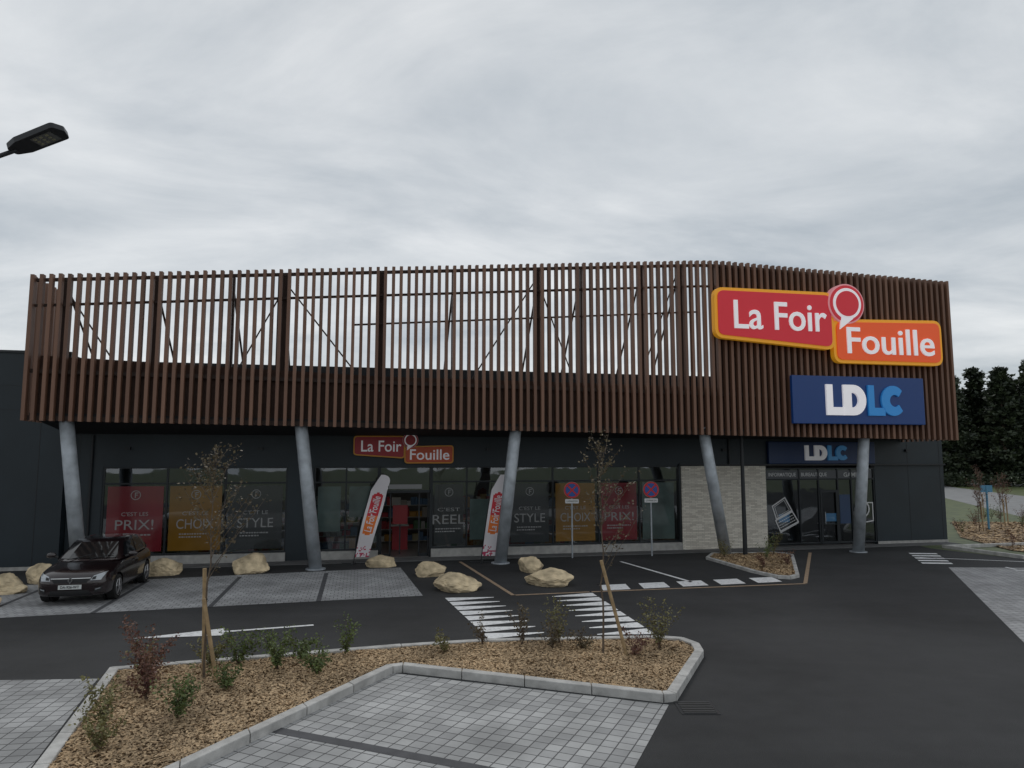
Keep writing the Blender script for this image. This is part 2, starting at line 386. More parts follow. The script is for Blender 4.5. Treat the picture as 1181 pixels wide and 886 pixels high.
for s in (-13,-10.3,-4.5,-1.2,1.6,4.4):
    for t in (1.4,4.2): b.box(s,s+1.1,t,t+.12,3.38,3.44,Ml)
for s in (11.2,14.0): b.box(s,s+1.1,1.6,1.72,3.38,3.44,Ml)
cols=[(.4,.03,.04),(.5,.25,.04),(.35,.33,.3),(.08,.15,.25),(.3,.08,.05),(.4,.36,.2),(.1,.2,.1),(.5,.5,.48)]
cm=[mat('goods_%d'%i,c,.6) for i,c in enumerate(cols)]
for row,(t,a0,a1) in enumerate(((2.4,-14,-5.7),(2.4,-2.6,6.2),(5.0,-14,-5.9),(4.6,-5.4,-2.6),(5.2,-2.2,6.2))):
    for z in (.15,.65,1.15,1.65):
        b.box(a0,a1,t-.2,t+.3,z-.05,z-.02,M_conc)
        s=a0+.05
        while s<a1-.1:
            w=R(.12,.4); b.box(s,min(s+w-.02,a1),t-.15,t+.2,z-.018,z+R(.12,.42),random.choice(cm)); s+=w
b.box(-4.35,-3.75,2.2,2.6,.04,.95,cm[0]); b.box(-4.4,-3.7,2.15,2.65,.95,1.0,M_conc)
for s in (10.9,12.0,14.3):
    b.box(s,s+.9,1.4,2.0,.72,.76,M_conc); b.box(s+.2,s+.7,1.6,1.63,.85,1.2,mat('monitor_screen',(.06,.16,.3),.3,emit=.5)); b.box(s+.42,s+.48,1.63,1.66,.76,.95,M_black)
    b.box(s+.03,s+.07,1.4,2.0,0.04,.72,M_black); b.box(s+.83,s+.87,1.4,2.0,0.04,.72,M_black)
b.done('shop_interior',bld)
b=B()
for s in (-4.95,-3.11): b.box(s,s+.06,.0,.14,0,3.32,M_frame)
b.box(-4.95,-3.05,0,.14,2.35,2.45,M_frame); b.box(-4.95,-3.05,.0,.14,3.26,3.32,M_frame)
b.add([(-4.88,.065,2.45),(-3.12,.065,2.45),(-3.12,.065,3.26),(-4.88,.065,3.26)],[(0,1,2,3)],M_glass)
for s in (-4.88,-3.5):
    for x in (s,s+.33): b.box(x,x+.05,.16,.2,.05,2.35,M_frame)
    b.box(s,s+.38,.16,.2,.05,.15,M_frame)
b.box(-4.6,-3.4,-.04,.0,2.5,2.66,mat('sensor',(.3,.3,.3),.5))
b.box(-4.4,-3.85,.9,.915,1.15,1.85,mat('promo_red',(.3,.015,.02),.5)); b.box(-4.15,-4.1,.92,.95,.04,1.15,M_dark)
b.done('entrance_doors',bld)
b=B(); b.box(13.12,13.2,-.0,.017,.1,2.3,M_frame); b.box(13.85,13.94,-.0,.017,.1,2.3,M_frame); b.box(13.2,13.85,0,.017,2.2,2.3,M_frame); b.box(13.2,13.85,0,.017,.1,.2,M_frame); b.tube((13.28,-.06,.9),(13.28,-.06,1.4),.015,.015,M_steel)
b.done('glass_door',bld)
def stone_mat():
    m=bpy.data.materials.new('pale_stone_cladding'); m.use_nodes=True; nt=m.node_tree; bb=nt.nodes['Principled BSDF']
    tc=N(nt,'ShaderNodeTexCoord'); sp=N(nt,'ShaderNodeSeparateXYZ'); nt.links.new(tc.outputs['Object'],sp.inputs[0])
    cb=N(nt,'ShaderNodeCombineXYZ'); nt.links.new(sp.outputs[0],cb.inputs[0]); nt.links.new(sp.outputs[2],cb.inputs[1])
    br=N(nt,'ShaderNodeTexBrick'); br.offset=.37; br.inputs['Scale'].default_value=1; br.inputs['Brick Width'].default_value=.26; br.inputs['Row Height'].default_value=.06
    br.inputs['Mortar Size'].default_value=.004; br.inputs['Color1'].default_value=(.60,.55,.47,1); br.inputs['Color2'].default_value=(.85,.80,.70,1); br.inputs['Mortar'].default_value=(.3,.28,.25,1)
    nt.links.new(cb.outputs[0],br.inputs['Vector']); nt.links.new(br.outputs['Color'],bb.inputs['Base Color']); bb.inputs['Roughness'].default_value=.9
    bp=N(nt,'ShaderNodeBump'); bp.inputs['Strength'].default_value=.4; bp.inputs['Distance'].default_value=.02
    nt.links.new(br.outputs['Color'],bp.inputs['Height']); nt.links.new(bp.outputs[0],bb.inputs['Normal'])
    return m
b=B(); b.box(6.87,10.58,-.10,.19,0,3.3,stone_mat()); b.done('stone_cladding',bld)
b=B(); b.box(6.78,6.86,-.06,.2,0,3.34,M_frame); b.box(6.8,19.2,-.13,-.002,3.32,3.38,M_dark); b.done('cladding_trim',bld)

b=B()
v=[(-15.3,-2.95,botz(-15.3)+.12),(17.1,-2.95,botz(17.1)+.12),(17.1,-.002,4.40),(-15.3,-.002,4.44)]
b.add(v+[(x,y,z+.12) for x,y,z in v],[(0,1,2,3),(4,5,6,7),(0,1,5,4),(1,2,6,5),(2,3,7,6),(3,0,4,7)],M_soffit)
def rail(z0f,w,h,t0,t1,s0,s1,m,k=40):
    for i in range(k):
        a=s0+(s1-s0)*i/k;c=s0+(s1-s0)*(i+1)/k
        b.add([(a,t0,z0f(a)),(c,t0,z0f(c)),(c,t1,z0f(c)),(a,t1,z0f(a)),(a,t0,z0f(a)+h),(c,t0,z0f(c)+h),(c,t1,z0f(c)+h),(a,t1,z0f(a)+h)],
          [(0,3,2,1),(4,5,6,7),(0,1,5,4),(2,3,7,6)],m)
rail(lambda s:botz(s)+.02,0,.14,-2.97,-2.89,-15.35,17.1,M_beam)
rail(lambda s:6.15-.012*(s+15),0,.12,-2.975,-2.885,-15.35,17.1,M_beam)
rail(lambda s:topz(s)-.95,0,.07,-2.975,-2.89,-15.35,17.1,M_beam)
rail(lambda s:topz(s)-1.9,0,.05,-2.975,-2.89,-6,6.3,M_beam)
rail(lambda s:topz(s)-.18,0,.10,-2.975,-2.89,-15.35,17.1,M_beam)
b.done('canopy_soffit',bld)
b=B(); s=-15.4
while s<17.2:
    j=R(-.006,.006)
    b.box(s-.05+j,s+.05+j,-3.16,-2.98,botz(s)-.0,topz(s)+R(-.008,.008),M_fin); s+=PITCH
for t in [-2.8+.27*k for k in range(11)]:
    for s in (-15.44,17.15):
        b.box(s-.045,s+.045,t-.045,t+.045,botz(s),topz(s),M_fin)
b.done('timber_fins',bld)
b=B()
S=[6.95,7.5,8,12,17.05]
pts=[(s,botz(s)+.05) for s in S]+[(s,topz(s)-.05) for s in reversed(S)]
b.prism(pts,-2.88,-2.80,M_back)
S=[-15.3,-5,6.9]
pts=[(s,botz(s)+.17) for s in S]+[(s,z) for s,z in ((6.9,6.2),(-5,6.3),(-15.3,6.7))]
b.prism(pts,-2.87,-2.81,M_back)
b.done('backing_panel',bld)
b=B()
for s,w in ((-14.6,.10),(-12.06,.09),(-9.79,.07),(-8.22,.17),(-5.07,.09),(-2.62,.07),(.4,.17),(1.97,.06),(4.25,.07),(5.76,.15),(10,.1),(14,.1)):
    b.box(s-w,s+w,-2.78,-2.6,4.75,topz(s)-.12,M_beam)
    b.beam((s,-2.6,topz(s)-.4),(s,.1,6.8),.05,M_beam)
for (s0,z0,s1,z1) in ((-14.6,8.7,-12.3,5.2),(-8.2,9.4,-5.9,6.5),(-8.3,9.0,-9.5,6.6),(.3,9.9,-2.2,5.9),(.5,9.6,1.7,6.4),(5.7,10.4,4.3,6.7)):
    b.beam((s0,-2.55,z0),(s1,-2.5,z1),.035,M_beam)
b.done('canopy_steel_frame',bld)
b=B()
def L2(x,y):
    dx,dy=x-FR[0],y-FR[1]; return dx*math.cos(A12)+dy*math.sin(A12),-dx*math.sin(A12)+dy*math.cos(A12)
for (bx,by),top in (((-13.2,22.2),-14.36),((-6.41,23.68),-7.54),((-.4,25.03),-.46+.02),((7.98,27.0),6.5),((13.4,28.0),13.05+.15)):
    s,t=L2(bx,by)
    b.tube((s,t,0),(top,-2.75,4.75),.215,.20,M_steel,24)
    b.tube((s,t,0),(s,t,.04),.32,.32,M_steel,24)
o=b.done('steel_columns',bld,smooth=False)
o.data.polygons.foreach_set('use_smooth',[len(p.vertices)==4 for p in o.data.polygons])
b=B()
for s in (-13.5,-9.2,-1,3,8.7,17.3): b.box(s,s+.18,-.1,0,3.9,4.0,M_dark)
for s in (-14.5,9.0): b.tube((s,-.05,0),(s,-.05,4.4),.04,.04,M_dark)
b.done('wall_fittings',bld)

# ------------------------------------------------------------------ posters
Mp_red=mat('poster_red',(.15,.009,.015),.25,0,.15,1,coat=.8); Mp_yel=mat('poster_mustard',(.18,.09,.009),.25,0,.15,1,coat=.8)
Mp_dk=mat('poster_dark',(.018,.023,.025),.25,0,.1,1,coat=.8); M_reflect=mat('pane_reflection_grey',(.055,.085,.08),.25,0,.35,1.3,coat=.8)  # grey-green one paints in the lighter reflections on the panes
Mp_txt=mat('poster_lettering',(.26,.26,.26),.5)
post=empty('window_posters',FR,A12)
def poster(a,c,m,l1=None,l2=None,z0=.46,z1=2.66,t=.052):
    b=B(); b.box(a,c,t,t+.006,z0,z1,m)
    cx=(a+c)/2
    if l2:
        b2=circle(cx,2.36,.16,24); b3=circle(cx,2.36,.135,24)
        for k in range(24):
            p,q,r_,s_=b2[k],b2[(k+1)%24],b3[(k+1)%24],b3[k]
            b.add([(p[0],t-.003,p[1]),(q[0],t-.003,q[1]),(r_[0],t-.003,r_[1]),(s_[0],t-.003,s_[1])],[(0,1,2,3)],Mp_txt)
        for k,zz in enumerate((1.0,.9)):
            x=cx-.5
            while x<cx+.45-k*.3:
                w=R(.05,.12); b.box(x,x+w-.025,t-.003,t-.0005,zz,zz+.045,Mp_txt); x+=w
        b.box(cx-.03,cx+.0,t-.003,t-.0005,2.27,2.45,Mp_txt); b.box(cx,cx+.08,t-.003,t-.0005,2.42,2.45,Mp_txt); b.box(cx,cx+.06,t-.003,t-.0005,2.35,2.375,Mp_txt)
    b.done('poster',post)
    if l2:
        text(l1,cx-.42,cx+.42,1.66,1.79,t-.001,Mp_txt,post,'poster_text',.002,.0)
        text(l2,cx-.60,cx+.60,1.20,1.53,t-.001,Mp_txt,post,'poster_text',.002,.0)
poster(-13.98,-12.22,Mp_red,"C'EST LES","PRIX!"); poster(-12.02,-10.33,Mp_yel,"C'EST LE","CHOIX"); poster(-10.1,-8.3,Mp_dk,"C'EST LE","STYLE")
poster(-7.1,-6.3,M_reflect,z1=2.6,z0=1.0); poster(-6.0,-5.1,M_reflect,z0=1.5,z1=2.6)  # panels without lettering are window reflections painted as flat colour
poster(-2.92,-1.85,Mp_dk,"C'EST","REEL"); poster(-1.6,-.75,M_reflect,z0=.6,z1=2.1)
poster(-.05,1.45,Mp_dk,"C'EST LE","STYLE"); poster(1.72,3.3,Mp_yel,"C'EST LE","CHOIX"); poster(3.55,5.02,Mp_red,"C'EST LES","PRIX!"); poster(5.25,6.6,M_reflect)
b=B()
b.box(10.7,15.65,.05,.056,2.76,3.12,mat('decal_grey',(.10,.105,.115),.5))
b.box(14.05,14.55,.05,.056,.9,2.1,mat('decal_blue',(.02,.05,.12),.4))
b.done('decal_band',post)
Mdw=mat('decal_white',(.6,.6,.6),.5)
for l,a,c in (('INFORMATIQUE',10.8,12.05),('BUREAUTIQUE',12.3,13.5),('GAMING',14.3,15.3)): text(l,a,c,2.84,3.02,.049,Mdw,post,'decal_text',.002,.01)
b=B()
cnt=[0]
def seg(p,q,w):
    p=Vector(p);q=Vector(q);d=(q-p).normalized()*w*.5;k=Vector((-d.y,d.x)); cnt[0]+=1
    a=[p-d-k,q+d-k,q+d+k,p-d+k]; b.add([(x[0],.049-.0001*(cnt[0]%60),x[1]) for x in a],[(0,1,2,3)],Mdw)
def oline(pts,w,close=True):
    n=len(pts)
    for i in range(n if close else n-1): seg(pts[i],pts[(i+1)%n],w)
SC=[(11.50,2.0),(10.92,1.66),(11.08,1.14),(11.80,1.48)]
oline(SC,.05)
c0=Vector((sum(p[0] for p in SC)/4,sum(p[1] for p in SC)/4)); oline([tuple(c0+(Vector(p)-c0)*.76) for p in SC],.02)
KB=[(11.05,1.08),(11.82,1.43),(12.08,1.02),(11.25,.64)]
oline(KB,.05)
for u in (.28,.52,.74):
    p=Vector(KB[0]).lerp(Vector(KB[3]),u);q=Vector(KB[1]).lerp(Vector(KB[2]),u)
    for k in range(8): seg(p.lerp(q,.08+k*.11),p.lerp(q,.13+k*.11),.028)
oline([(11.25,.59),(12.08,.97)],.03,False)
oline(circle(15.1,1.5,.34,18),.055); oline(circle(15.1,1.5,.2,14),.04); oline([(15.35,1.75),(15.62,1.75),(15.62,1.0),(15.3,.95)],.05,False)
b.done('laptop_decal',post)

# ------------------------------------------------------------------ signs
Ms_red=mat('sign_red',(.62,.02,.035),.35,emit=.22); Ms_or=mat('sign_orange',(.85,.10,.015),.35,emit=.22)
Ms_yel=mat('sign_yellow',(.95,.42,.02),.4,emit=.15); Ms_w=mat('sign_white',(.85,.82,.84),.4,emit=.3); Ms_pk=mat('sign_pink',(.8,.35,.38),.4,emit=.2)
Ms_bl=mat('sign_blue',(.006,.04,.17),.35,emit=.1); Ms_lb=mat('sign_light_blue',(.03,.25,.62),.35,emit=.15)
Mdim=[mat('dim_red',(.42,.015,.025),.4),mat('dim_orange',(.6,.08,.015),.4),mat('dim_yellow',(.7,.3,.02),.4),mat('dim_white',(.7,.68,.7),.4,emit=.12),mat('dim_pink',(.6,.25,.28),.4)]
def brand_sign(parent,fx,fz,t,k,ms):
    mr,mo,my,mw,mpk=ms
    def T(pts): return [(fx(x),fz(z)) for x,z in pts]
    red=[(6.85,9.66),(11.45,9.68),(11.45,7.74),(6.85,8.05)]; ora=[(11.65,8.68),(16.15,8.80),(16.15,7.27),(11.65,7.27)]
    b=B()
    b.prism(T(rpoly(inset(red,-.12),.35)),t-.14*k,t+.10*k,my); b.prism(T(rpoly(inset(ora,-.12),.35)),t-.13*k,t+.09*k,my)
    b.prism(T(rpoly(red,.25)),t-.18*k,t-.12*k,mr); b.prism(T(rpoly(ora,.25)),t-.175*k,t-.115*k,mo)
    c=(12.08,9.38)
    b.prism(T(circle(*c,.76)),t-.22*k,t+.05*k,mpk); b.prism(T(circle(*c,.70)),t-.25*k,t-.2*k,mr)
    b.prism(T(circle(*c,.59)),t-.27*k,t-.24*k,mw); b.prism(T(circle(*c,.48)),t-.29*k,t-.26*k,mr)
    b.prism(T([(11.82,8.92),(11.74,8.40),(12.32,8.82)]),t-.265*k,t-.2*k,mw)
    b.done('sign_panels',parent)
    text('La Foir',fx(7.45),fx(11.22),fz(8.27),fz(9.32),t-.18*k,mw,parent,'sign_lettering',.05*k,.008)
    text('Fouille',fx(12.05),fx(15.85),fz(7.5),fz(8.5),t-.175*k,mw,parent,'sign_lettering',.05*k,.008)
sg=frame('store_sign'); brand_sign(sg,lambda x:x,lambda z:z,-3.32,1,(Ms_red,Ms_or,Ms_yel,Ms_w,Ms_pk))
b=B()
for s in (7.5,10.8,13,15.6): b.box(s,s+.1,-3.24,-3.0,7.9,8.5,M_dark)
b.done('brackets',sg)
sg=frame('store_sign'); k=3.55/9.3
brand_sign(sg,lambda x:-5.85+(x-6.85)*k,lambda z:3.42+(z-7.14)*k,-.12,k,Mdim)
def block_letter(b,ch,x,z,w,h,t,m):
    st=w*.36
    if ch=='L': pts=[(x,z),(x+w,z),(x+w,z+h*.26),(x+st,z+h*.26),(x+st,z+h),(x,z+h)]; b.prism(pts,t-.08,t,m)
    if ch=='D':
        o=[(x,z)]+[(x+w*.45+w*.55*math.cos(a),z+h/2+h/2*math.sin(a)) for a in [math.radians(-90+i*12) for i in range(16)]]+[(x,z+h)]
        i_=[(x+st,z+h*.26)]+[(x+w*.42+w*.24*math.cos(a),z+h/2+h*.24*math.sin(a)) for a in [math.radians(-90+i*12) for i in range(16)]]+[(x+st,z+h*.74)]
        n=len(o)
        b.add([(p[0],t-.08,p[1]) for p in o]+[(p[0],t-.08,p[1]) for p in i_]+[(p[0],t,p[1]) for p in o]+[(p[0],t,p[1]) for p in i_],
          [(j,(j+1)%n,n+(j+1)%n,n+j) for j in range(n)]+[(j,(j+1)%n,2*n+(j+1)%n,2*n+j) for j in range(n)]+[(n+j,n+(j+1)%n,3*n+(j+1)%n,3*n+j) for j in range(n)],m)
    if ch=='C':
        A=[math.radians(42+i*13.8) for i in range(21)]
        o=[(x+w*.55+w*.55*math.cos(a),z+h/2+h/2*math.sin(a)) for a in A]; i_=[(x+w*.62+w*.24*math.cos(a),z+h/2+h*.2*math.sin(a)) for a in A]
        b.prism(o+i_[::-1],t-.08,t,m)
sg=frame('computer_store_sign'); b=B(); b.box(9.80,15.42,-3.34,-3.2,4.88,6.66,Ms_bl)
for s in (10.5,15): b.box(s,s+.1,-3.2,-3.0,5.2,6.3,M_dark)
b.done('board',sg,bevel=.02)
b=B()
for ch,x,w,m in (('L',11.15,.74,Ms_w),('D',11.86,.96,Ms_w),('L',12.92,.70,Ms_lb),('C',13.48,.94,Ms_lb)):
    block_letter(b,ch,x,5.20,w,1.14,-3.34,m)
b.done('letters',sg)
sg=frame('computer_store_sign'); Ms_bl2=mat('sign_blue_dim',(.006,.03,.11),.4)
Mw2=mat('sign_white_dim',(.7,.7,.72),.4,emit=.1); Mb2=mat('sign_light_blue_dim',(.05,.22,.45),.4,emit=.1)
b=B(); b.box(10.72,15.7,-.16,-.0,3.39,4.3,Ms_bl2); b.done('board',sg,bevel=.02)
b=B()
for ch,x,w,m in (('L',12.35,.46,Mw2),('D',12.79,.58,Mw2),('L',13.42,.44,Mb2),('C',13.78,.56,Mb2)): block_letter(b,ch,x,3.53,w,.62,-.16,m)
b.done('letters',sg)

# traffic signs
Mring=mat('sign_ring_red',(.55,.02,.02),.4); Mblue=mat('sign_face_blue',(.02,.09,.35),.4); Mplate=mat('sign_plate_white',(.7,.7,.7),.4); Mtx=mat('sign_text_black',(.02,.02,.02),.5)
for x,y in ((2.2,26.4),(5.2,26.9)):
    e=empty('no_parking_sign',(x,y,0),.05)
    b=B(); b.tube((0,0,0),(0,0,2.75),.03,.03,M_steel,12)
    b.prism(circle(0,2.45,.30),-.05,-.03,M_steel); b.prism(circle(0,2.45,.295),-.056,-.049,Mring); b.prism(circle(0,2.45,.235),-.060,-.055,Mblue)
    for a in (.785,-.785):
        c,s=math.cos(a)*.24,math.sin(a)*.24; n=(-math.sin(a)*.028,math.cos(a)*.028); off=.0005 if a>0 else 0
        b.prism([(-c-n[0],2.45-s-n[1]),(c-n[0],2.45+s-n[1]),(c+n[0],2.45+s+n[1]),(-c+n[0],2.45-s+n[1])],-.064-off,-.059,Mring)
    b.prism(rpoly([(-.25,1.97),(.25,1.97),(.25,2.12),(-.25,2.12)],.03),-.05,-.035,Mplate)
    b.done('pole_and_disc',e,)
    text('LIVRAISON',-.2,.2,2.01,2.08,-.0505,Mtx,e,'plate_text',.002,.01)

# feather flags
Mfw=mat('flag_white',(.72,.68,.70),.7); Mfr=mat('flag_red',(.55,.03,.045),.7); Mfo=mat('flag_orange',(.75,.18,.03),.7); Mfp=mat('flag_crimson',(.45,.04,.10),.7)
def flag(x,y,rz,lean):
    e=empty('feather_flag',(x,y,0),rz)
    def wv(px,pz): return .05*math.sin(pz*3+px*2)-.02
    def left(z): return lean*(z/3.0)**1.2
    def width(z):
        if z>2.6: return .50*math.sqrt(max(0,1-((z-2.6)/.45)**2))+.02
        return .46+.12*math.sin((z-.2)/2.6*math.pi*.7)
    b=B(); n=60; K=12
    zs=[.22+(3.04-.22)*i/n for i in range(n+1)]
    vs=[]
    for z in zs:
        for k in range(K+1):
            px=left(z)+(.0 if z<2.5 else (z-2.5)*.42)+width(z)*k/K; vs.append((px,wv(px,z),z))
    for i in range(n):
        for k in range(K):
            z=(zs[i]+zs[i+1])/2; u=(k+.5)/K; m=Mfw
            end=abs(u-.5)*.5
            if .95+end*.5<z<2.42-end*.5 and .17<u<.83: m=Mfo if (z<1.62) else Mfr
            if z<.6 and random.random()<.5*(1-(z-.2)/.5): m=Mfp
            b.add([vs[i*(K+1)+k],vs[i*(K+1)+k+1],vs[(i+1)*(K+1)+k+1],vs[(i+1)*(K+1)+k]],[(0,1,2,3)],m)
    b.done('banner',e)
    b=B()
    for i in range(16):
        z0=i*2.75/16;z1=(i+1)*2.75/16
        b.tube((left(z0)-.02,wv(left(z0),z0),z0),(left(z1)-.02,wv(left(z1),z1),z1),.018,.016,M_black,8)
    b.box(-.4,.4,-.04,.04,.0,.03,M_dark); b.box(-.04,.04,-.4,.4,.003,.033,M_dark)
    b.done('pole_and_base',e)
    ang=math.radians(90)-math.atan(lean*1.15/3.0)
    t=text("La Foir'Fouille",-.62,.62,-.13,.13,0,Mfw,e,'banner_text',.004,.012,rot=ang)
    zc=1.7
    for v in t.data.vertices:
        v.co.x+=left(zc)+.27; v.co.z+=zc; v.co.y+=wv(v.co.x,v.co.z)-.012
flag(-5.45,25.0,.0,.66); flag(-1.06,25.3,.0,.42)

# ------------------------------------------------------------------ street lamps
e=empty('street_lamp',(0,0,0))
b=B(); yv=9.3
b.tube((-9.4,yv,0),(-9.4,yv,6.9),.09,.055,M_dark,16)
b.tube((-9.4,yv,6.85),(-8.2,yv,7.25),.035,.03,M_dark,12); b.tube((-8.2,yv,7.25),(-6.75,yv,7.79),.03,.03,M_dark,12)
b.done('pole_and_arm',e,smooth=True)
b=B()
b.slab(rpoly([(-.06,-.09),(.12,-.16),(.68,-.17),(.74,0),(.68,.17),(.12,.16),(-.06,.09)],.06),-.045,.035,M_dark)
b.slab(rpoly([(0,-.06),(.3,-.08),(.3,.08),(0,.06)],.03),.035,.08,M_dark)
for i in range(6): b.box(.32+i*.05,.335+i*.05,-.12,.12,.035,.06,M_dark)
b.box(.3,.6,-.11,.11,-.052,-.044,mat('lamp_lens',(.10,.10,.095),.2))
for i in range(3):
    for j in range(3): b.box(.33+i*.085,.37+i*.085,-.09+j*.065,-.05+j*.065,-.056,-.051,mat('led_chip',(.25,.24,.15),.3))
o=b.done('lamp_head',e,bevel=.012); o.location=(-6.78,yv,7.82); o.rotation_euler=(0,-math.radians(19),-.1)
e=empty('street_lamp',(8.62,26.75,0))
b=B(); b.tube((0,0,0),(0,0,6.7),.085,.05,M_dark,14); b.box(-.16,.16,-.16,.16,0,.03,M_dark)
b.tube((0,0,6.65),(.12,0,6.78),.03,.03,M_dark,8)
b.slab(rpoly([(.05,-.14),(.65,-.14),(.7,0),(.65,.14),(.05,.14)],.05),6.76,6.83,M_dark)
b.done('pole_and_head',e)

# ------------------------------------------------------------------ boulders
def boulder(x,y,w,h,rz,seed):
    bm=bmesh.new(); bmesh.ops.create_icosphere(bm,subdivisions=5,radius=1)
    sd=Vector((seed*7.3,seed*3.1,seed))
    pl=[(Vector((R(-1,1),R(-1,1),R(-.3,1))).normalized(),R(.60,.82)) for _ in range(16)]
    for v in bm.verts:
        p=v.co.copy()
        for n,d in pl:
            k=p.dot(n)
            if k>d: p-=n*(k-d)*.96
        p*=1+.10*noise.noise(p*1.7+sd)+.06*noise.noise(p*4+sd)+.035*noise.noise(p*9+sd)+.02*noise.noise(p*20+sd)
        v.co=Vector((p.x*w*.60,p.y*w*.44,p.z*h*.66+h*.38))
    me=bpy.data.meshes.new('boulder'); bm.to_mesh(me); bm.free(); me.materials.append(mat('limestone_boulder',(.60,.48,.31),.9,0,.5,2.6,.9,14,detail=9))
    o=bpy.data.objects.new('boulder',me); COL.objects.link(o); o.location=(x,y,0); o.rotation_euler=(0,0,rz)
for i,a in enumerate([(-12.9,17.7,.75,.42,.3),(-13.7,19.6,1.05,.58,.2),(-13.75,21.2,.95,.62,-.2),(-10.95,22.6,1.1,.56,.1),(-8.4,23.1,1.15,.60,.25),(-4.4,24.3,.95,.42,.1),(-2.5,22.4,.85,.45,.3),(-1.6,20.0,1.25,.50,.15),(.65,23.2,.8,.52,-.3),(1.1,20.9,1.3,.48,.1),(-15.5,19.0,1.2,.6,.4),(-17,18.2,1,.6,.4)]):
    boulder(*a,i+1)

# ------------------------------------------------------------------ vegetation
LM={'g':leaf_mat('leaf_green',(.06,.09,.025),(.14,.18,.05),6),'r':leaf_mat('leaf_red',(.10,.035,.03),(.18,.09,.05),6),'y':leaf_mat('leaf_olive',(.11,.105,.035),(.21,.19,.07),6),
    't':leaf_mat('leaf_bronze',(.07,.05,.03),(.13,.10,.045),5)}
M_stem=mat('stem',(.10,.065,.045),.8); M_bark=mat('bark',(.12,.09,.065),.9,0,.3,12)
M_stake=mat('timber_stake',(.34,.24,.13),.85,0,.25,9)
def leaves(b,p,n,spread,size,m,d=Vector((0,0,1))):
    for _ in range(n):
        c=p+Vector((R(-1,1),R(-1,1),R(-1,1)))*spread
        a=Vector((R(-1,1),R(-1,1),R(-.3,1))).normalized(); q=a.cross(Vector((R(-1,1),R(-1,1),R(-1,1)))).normalized()
        L=size*R(.6,1.3); W=L*.32
        b.add([c,c+a*L*.5+q*W,c+a*L,c+a*L*.5-q*W],[(0,1,2,3)],m)
def shrub(x,y,z,h,w,kind,n=9,dens=1.0):
    b=B(); m=LM[kind]
    for i in range(n):
        a=R(0,6.28); tip=Vector((math.cos(a)*w*R(.3,1.1),math.sin(a)*w*R(.3,1.1),h*R(.5,1.1))); p=Vector((R(-.04,.04),R(-.04,.04),0)); k=8
        for j in range(k):
            t=(j+1)/k; q=Vector((tip.x*t**1.4,tip.y*t**1.4,tip.z*t))+Vector((R(-1,1),R(-1,1),0))*.018
            b.tube(p,q,.006*(1-t*.6),.005*(1-t*.6),M_stem,3)
            if t>.2: leaves(b,q,max(1,int((5+4*t)*dens)),.04+.02*t,.048,m)
            p=q
    b.done('shrub',loc=(x,y,z))
for a in [(-5.7,11.5,.95,.42,'r',16,1.4),(-5.35,10.8,.6,.35,'r',10,1.2),(-5.35,9.75,.6,.4,'y',12,1.0),(-4.55,10.05,.55,.32,'g',11,1.2),(-5.9,11.9,.5,.3,'y',9,1),(-5.0,9.0,.4,.3,'y',9,1),
          (-3.95,12.35,.6,.45,'g',14,1.3),(-4.7,12.6,.55,.45,'g',13,1.3),(-3.2,12.1,.45,.35,'g',12,1.3),(-4.4,11.3,.35,.25,'g',9,1),(-3.0,13.2,.65,.22,'g',8,1),(-3.7,12.9,.4,.3,'g',9,1),(-5.1,12.5,.5,.35,'y',9,1.1),
          (.2,13.9,.75,.25,'t',8,.9),(.75,13.7,.5,.3,'t',9,.9),(1.3,13.6,.35,.3,'t',8,.9),(2.75,13.7,.8,.38,'y',12,1.0),(-.55,13.8,.55,.25,'t',6,.8),(-1.2,13.4,.35,.25,'y',6,.8),(2.2,13.2,.45,.35,'r',8,.8),(.9,14.0,.75,.3,'y',9,.9),
          (7.6,25.9,.6,.35,'y',8,.8),(8.9,25.4,.75,.4,'g',9,.8),(9.6,26.6,.8,.35,'y',8,.8),(8.2,23.6,.4,.3,'r',7,.8),(9.2,24.2,.5,.3,'r',7,.8)]:
    x,y,h,w,k,n,dn=a; shrub(x,y,.08,h,w,k,n,dn)
for i in range(16):
    x=R(20,30);y=x/.66+R(-5,6); shrub(x,y,.03,R(.4,.9),R(.3,.6),random.choice('rygr'),7,.7)
def sapling(x,y,z,h,kind,stakes,seed,nb=22,name='sapling_tree'):
    random.seed(seed); e=empty(name,(x,y,z)); b=B(); lf=B()
    p=Vector((0,0,0)); pts=[p]
    for j in range(12):
        q=Vector((R(-1,1)*.03,R(-1,1)*.03,h*(j+1)/12))+Vector((.0,0,0)); b.tube(p,q,.022*(1-j/14),.022*(1-(j+1)/14),M_bark,7); p=q; pts.append(p)
    for i in range(nb):
        t=R(.36,.97); k=min(11,int(t*12)); o=pts[k].lerp(pts[k+1],t*12-k); a=R(0,6.28); L=h*.21*(1.25-t)*R(.7,1.5)
        d=Vector((math.cos(a)*.7,math.sin(a)*.7,1.0)).normalized(); p0=o
        for j in range(5):
            q=p0+d*L/5*1.6+Vector((R(-1,1),R(-1,1),R(-.4,.8)))*.02; b.tube(p0,q,.007-.001*j,.006-.001*j,M_bark,4)
            leaves(lf,q,4,.06,.055,LM[kind])
            if j in(1,3):
                q2=q+Vector((R(-1,1),R(-1,1),R(0,1)))*.14; b.tube(q,q2,.003,.002,M_bark,3); leaves(lf,q2,5,.06,.05,LM[kind])
            p0=q
    b.done('trunk_and_branches',e); lf.done('leaves',e)
    s=B()
    for (x0,y0,x1,y1,hh) in stakes: s.tube((x0,y0,0),(x1,y1,hh),.032,.032,M_stake,10)
    if stakes:
        s.tube((-.08,.1,1.25),(.0,-.02,1.28),.012,.012,M_black,6)
        s.done('support_stakes',e)
